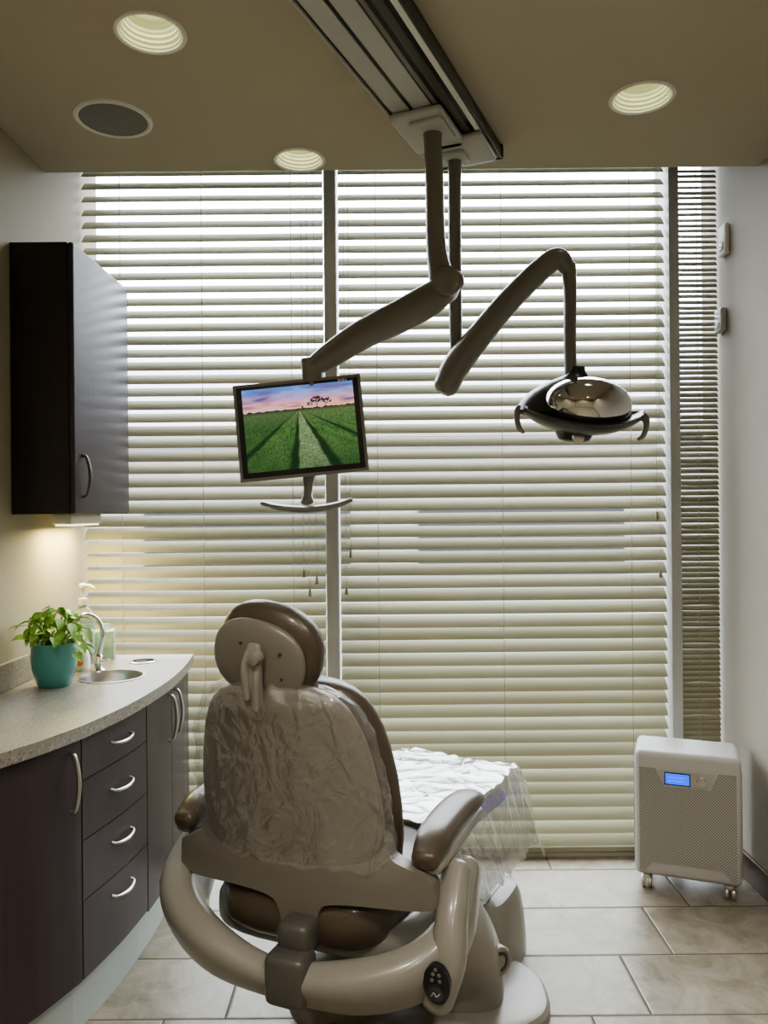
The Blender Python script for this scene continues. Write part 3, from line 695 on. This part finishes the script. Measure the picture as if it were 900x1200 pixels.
for j in range(nv+1):
    row=[]
    for i in range(nu+1):
        u=-1+2*i/nu; v=j/nv
        au=abs(u); x=math.copysign(min(au,.58)/.58*.235+max(0,au-.58)*.11,u); y=.17+v*.66
        z=.542-smooth(.54,1.04,au)*.25-smooth(.9,1,v)*.07
        wob=noise.noise(Vector((x*4,y*4,9)))
        n1=noise.noise(Vector((x*6,y*6,2))); n2=noise.noise(Vector((x*13,y*11,7)))
        n3=1-2*abs(noise.noise(Vector((x*7+wob*2,y*5+wob*2,4)))); n4=1-2*abs(noise.noise(Vector((x*4-y*9+wob,y*5,6))))
        z+=.010*n1+.002*n2+.006*max(0,n3)**3+.006*max(0,n4)**3
        side=smooth(.6,1,au)
        x+=(.030*noise.noise(Vector((y*11,z*4,u)))+.012*(1-2*abs(noise.noise(Vector((y*20,z*5,3)))))+.012)*side*math.copysign(1,u); y+=.02*n1*smooth(.8,1,v)
        z-=.04*abs(noise.noise(Vector((y*12,u*2,3))))*smooth(.8,1,au)
        row.append(b.verts.new((x,y,z)))
    G.append(row)
for j in range(nv):
    for i in range(nu): b.faces.new((G[j][i],G[j][i+1],G[j+1][i+1],G[j+1][i]))
emit(b,'plastic_cover',M_foil,parent=lg,M=LMx,label='shiny crinkled clear plastic sheet',ang=180)
# headrest
HM=CM@Matrix.Translation((-.018,-.335,1.086))@Matrix.Rotation(math.radians(12),4,'Y')@Matrix.Rotation(math.radians(10),4,'X')
b=nb(); sell(b,(0,.035,.008),(.136,.050,.112),.85,.75)
hr=emit(b,'headrest',M_leather,parent=ch,M=HM,label='oval brown padded headrest')
b=nb(); sell(b,(-.006,-.012,-.008),(.124,.024,.096),.85,.85); emit(b,'headrest_shell',M_shell,parent=hr,M=HM)
b=nb(); RZ=Matrix.Rotation(math.radians(-6),4,'Y')
sweep(b,[(-.004,-.034,.035),(-.004,-.044,.0),(-.002,-.048,-.06),(.002,-.040,-.135)],[(.016,.008),(.024,.012),(.026,.013),(.020,.012)],ref=(0,1,0),M=RZ,pw=.7)
sweep(b,[(-.014,-.050,.02),(-.015,-.060,-.02),(-.008,-.062,-.085)],[(.008,.006),(.010,.009),(.009,.008)],ref=(0,1,0),M=RZ)
sweep(b,[(.014,-.050,-.01),(.015,-.058,-.04),(.013,-.060,-.11)],[(.007,.006),(.009,.009),(.009,.007)],ref=(0,1,0),M=RZ)
lathe(b,[(.001,.012),(.014,.010),(.017,0),(.017,-.014)],(.010,-.060,.016),axis=(0,-1,0),seg=24)
emit(b,'headrest_bracket',M_shell2,parent=hr,M=HM)
for (x_,y_,z_) in ((-.045,-.035,.03),(.06,-.034,.03),(.07,-.031,-.03),(-.07,-.031,-.03)):
    b=nb(); cyl(b,(x_,y_+.004,z_),(x_,y_-.002,z_),.004,seg=10); emit(b,'screw',M_dark,parent=hr,M=HM)
# yoke
b=nb(); sweep(b,[(-.365,-.01,.515),(-.372,-.12,.455),(-.325,-.230,.395),(-.19,-.300,.35),(0,-.325,.325),(.2,-.305,.335),(.335,-.245,.37),(.390,-.15,.43),(.385,-.04,.52)],[(.036,.060),(.050,.086),(.054,.090),(.048,.078),(.036,.050),(.046,.068),(.046,.074),(.040,.070),(.035,.055)],pw=.72,seg=32); yk=emit(b,'yoke_frame',M_shell2,parent=ch,M=CM)
b=nb(); box(b,(.045,-.335,.345),(.105,.085,.120),.02); box(b,(.045,-.29,.42),(.085,.09,.08),.02); emit(b,'hinge_block',M_hinge,parent=ch,M=CM)
for s in (-1,1):
    b=nb()
    sweep(b,[(s*.335,-.21,.608),(s*.335,-.14,.630),(s*.335,0,.638),(s*.345,.10,.640),(s*.35,.155,.632)],[(.034,.026),(.043,.036),(.044,.034),(.041,.028),(.032,.018)],pw=.8,seg=28)
    ar=emit(b,'armrest',M_leather,parent=ch,M=CM,label='padded brown armrest')
    b=nb(); sweep(b,[(s*.345,-.20,.585),(s*.345,-.1,.592),(s*.345,.05,.597),(s*.352,.15,.600)],[(.026,.014),(.036,.022),(.036,.020),(.026,.012)],pw=.8); 
    sweep(b,[(s*.345,-.11,.59),(s*.37,-.09,.53),(s*.385,-.06,.46)],[(.03,.045),(.03,.05),(.03,.055)],ref=(0,1,0)); emit(b,'armrest_support',M_shell2,parent=ar,M=CM)
b=nb(); sweep(b,[(.385,-.13,.56),(.395,-.20,.48),(.395,-.235,.40),(.375,-.245,.31)],[(.035,.03),(.036,.04),(.042,.042),(.036,.035)],ref=(0,1,0),pw=.8); emit(b,'control_console',M_shell2,parent=ch,M=CM)
cm=CM@Matrix.Translation((.388,-.2915,.375))@Matrix.Rotation(math.radians(96),4,'X')
b=nb(); lathe(b,[(.031,-.01),(.031,.004),(.028,.006),(.001,.0065)],(0,0,0),seg=32,M=Matrix.Scale(1.5,4,(0,1,0))); cp=emit(b,'control_panel',M_black,parent=ch,M=cm)
b=nb(); lathe(b,[(.018,.006),(.018,.010),(.014,.012),(.001,.012)],(0,-.018,0),seg=28); lathe(b,[(.0215,.0065),(.0215,.008),(.0195,.008),(.0195,.0065)],(0,-.018,0),seg=28); emit(b,'dial',M_dark,parent=cp,M=cm)
b=nb(); sweep(b,[(-.010,-.022,.0125),(-.004,-.013,.0125),(.002,-.021,.0125),(.010,-.013,.0125)],.0009,seg=6,ref=(0,0,1)); emit(b,'dial_symbol',M_rail,parent=cp,M=cm)
for (bx,by) in ((-.009,.012),(.009,.012),(-.006,.026),(.008,.026),(0,.038)):
    b=nb(); lathe(b,[(.004,.006),(.004,.008),(.001,.0085)],(bx,by,0),seg=12); emit(b,'button',M_arm,parent=cp,M=cm)
b=nb(); lathe(b,[(.020,-.01),(.020,.006),(.001,.008)],CM@Vector((-.414,-.20,.420)),axis=(-.75,-.6,.1),seg=24); emit(b,'side_button',M_dark,parent=yk)
# base
b=nb()
cx,cy,rx,ry=.11,2.27,.35,.20
pr=[]
for z_,f in ((0,1),(.025,1),(.038,.97),(.045,.9)):
    pr.append([(cx+rx*f*math.copysign(abs(math.cos(2*math.pi*k/48))**.7,math.cos(2*math.pi*k/48)),cy+ry*f*math.copysign(abs(math.sin(2*math.pi*k/48))**.7,math.sin(2*math.pi*k/48)),z_) for k in range(48)])
loft(b,pr); emit(b,'base_plate',M_shell2,parent=ch)
PM=Matrix.Translation((.295,2.50,0))@Matrix.Rotation(math.radians(-28),4,'Z')
b=nb()
pr=[]
for z_,f,o_ in ((0,1,0),(.05,1,0),(.12,.93,.012),(.175,.84,.02),(.205,.72,.03),(.215,.5,.03)):
    pr.append([(.125*f*math.copysign(abs(math.cos(2*math.pi*k/40))**.6,math.cos(2*math.pi*k/40)),.17*f*math.copysign(abs(math.sin(2*math.pi*k/40))**.6,math.sin(2*math.pi*k/40))+o_,z_) for k in range(40)])
loft(b,pr); emit(b,'pump_cover',M_shell2,parent=ch,M=PM)
b=nb(); box(b,(0,.02,.212),(.10,.16,.010),.004); emit(b,'pump_cover_lid',M_shell,parent=ch,M=PM)
b=nb()
sweep(b,[(.20,2.25,.06),(.205,2.22,.14),(.17,2.16,.24),(.09,2.12,.34)],[(.13,.10),(.12,.10),(.12,.11),(.13,.13)],ref=(0,1,0),pw=.7,seg=32); emit(b,'lift_column',M_shell2,parent=ch)
b=nb(); sweep(b,[(-.20,2.22,.04),(-.08,2.2,.14),(.02,2.16,.25),(.04,2.14,.34)],[(.10,.09),(.10,.10),(.11,.11),(.12,.12)],ref=(0,1,0),pw=.7,seg=32); emit(b,'lift_arm',M_shell,parent=ch)
b=nb(); lathe(b,[(.04,-.03),(.04,.01),(.036,.016),(.028,.018),(.028,.014),(.001,.014)],(.30,2.16,.185),axis=(.55,-.83,.1),seg=32); emit(b,'pivot_cap',M_shell2,parent=ch)
b=nb(); lathe(b,[(.024,.012),(.024,.017),(.018,.017),(.018,.012)],(.30,2.16,.185),axis=(.55,-.83,.1),seg=32); emit(b,'pivot_ring',M_dark,parent=ch)
# ---------------------------------------------------------------- air purifier
pa=thing('air_purifier',(1.1,2.98,0),'white perforated air purifier on casters with a blue display','air purifier')
fl=Vector((.925,2.93,0)); frp=Vector((1.268,2.80,0)); ex=(frp-fl).normalized(); ey=Vector((-ex.y,ex.x,0)); Wd=(frp-fl).length; dep=.225
cen=(fl+frp)/2+ey*dep/2
PMx=Matrix(((ex.x,ey.x,0,cen.x),(ex.y,ey.y,0,cen.y),(0,0,1,0),(0,0,0,1)))
zb_,zt_=.062,.525
uvf=lambda p:((PMx.inverted()@p).x+(PMx.inverted()@p).y*1.0,p.z)
b=nb(); box(b,(0,0,(zb_+zt_)/2),(Wd,dep,zt_-zb_),.022,seg=4); bd=emit(b,'housing',M_white2,parent=pa,M=PMx)
def fpoly(pts,y0,y1,name,mat,par,uv=None,sm=True):
    t=nb(); prism(t,pts,[],y0,y1,M=Matrix.Rotation(math.radians(90),4,'X')); return emit(t,name,mat,parent=par,M=PMx,uv=uv,smooth=False)
hW=Wd/2; fy=dep/2
gp=[(-hW+.018,zb_+.02),(-hW+.035,zb_+.02),(-hW+.065,zb_+.055),(hW-.065,zb_+.055),(hW-.035,zb_+.02),(hW-.018,zb_+.02),(hW-.018,zt_-.06),(hW-.075,zt_-.06),(hW-.105,zt_-.125),(-hW+.105,zt_-.125),(-hW+.075,zt_-.06),(-hW+.018,zt_-.06)]
fpoly(gp,fy-.002,fy+.003,'front_grille',M_perf,bd,uv=uvf)
fpoly([(-hW+.083,zt_-.063),(hW-.083,zt_-.063),(hW-.110,zt_-.120),(-hW+.110,zt_-.120)],fy-.001,fy+.0035,'control_panel',pbr('grey_panel',(.42,.42,.41),.35),bd)
fpoly([(-.078,zt_-.116),(.012,zt_-.116),(.012,zt_-.070),(-.078,zt_-.070)],fy,fy+.005,'display_frame',M_dark,bd)
fpoly([(-.074,zt_-.112),(.008,zt_-.112),(.008,zt_-.074),(-.074,zt_-.074)],fy,fy+.0058,'display',emi('blue_display',(.02,.10,1.0),1.8),bd)
b=nb()
for k in range(2):
    for i in range(6): 
        box(b,(-.060+i*.0095,-fy-.0061,zt_-.087-.013*k),(.005 if (i+k)%3 else .003,.0005,.0022))
emit(b,'display_digits',emi('digit_glow',(.4,.6,1),1.2),parent=bd,M=PMx,smooth=False)
b=nb(); lathe(b,[(.022,0),(.022,.004),(.015,.005),(.0135,.016),(.001,.017)],(.048,-fy-.003,zt_-.092),axis=(0,-1,0),seg=28); emit(b,'knob',M_steel,parent=bd,M=PMx)
for s in (-1,1):
    b=nb(); box(b,(s*(hW+.0005),0,(zb_+zt_)/2-.01),(.004,dep-.05,zt_-zb_-.08),.001); emit(b,'side_grille',M_perf,parent=bd,M=PMx,uv=uvf)
for sx_ in (-1,1):
    for sy_ in (-1,1):
        x_,y_=sx_*(hW-.04),sy_*(dep/2-.045)
        b=nb(); cyl(b,(x_,y_,.045),(x_,y_,zb_+.003),.008); box(b,(x_,y_,.045),(.03,.03,.02),.005)
        cs=emit(b,'caster',M_steel,parent=pa,M=PMx)
        b=nb()
        for q_ in (-.012,.012): lathe(b,[(.012,-.006),(.021,-.006),(.023,-.003),(.023,.003),(.021,.006),(.012,.006)],(x_+q_,y_,.0232),axis=(1,0,0),seg=24,cap=True)
        emit(b,'wheel',M_steel,parent=cs,M=PMx)
# ---------------------------------------------------------------- camera
cd=bpy.data.cameras.new('camera'); cam=bpy.data.objects.new('camera',cd); COL.objects.link(cam); scene.camera=cam
cd.sensor_fit='AUTO'; cd.sensor_width=36; cd.lens=36*F/1200; cd.clip_start=.02
c_,s_=math.cos(RA),math.sin(RA)
cam.matrix_world=Matrix(((c_,s_,0,0),(0,0,-1,0),(-s_,c_,0,H),(0,0,0,1)))
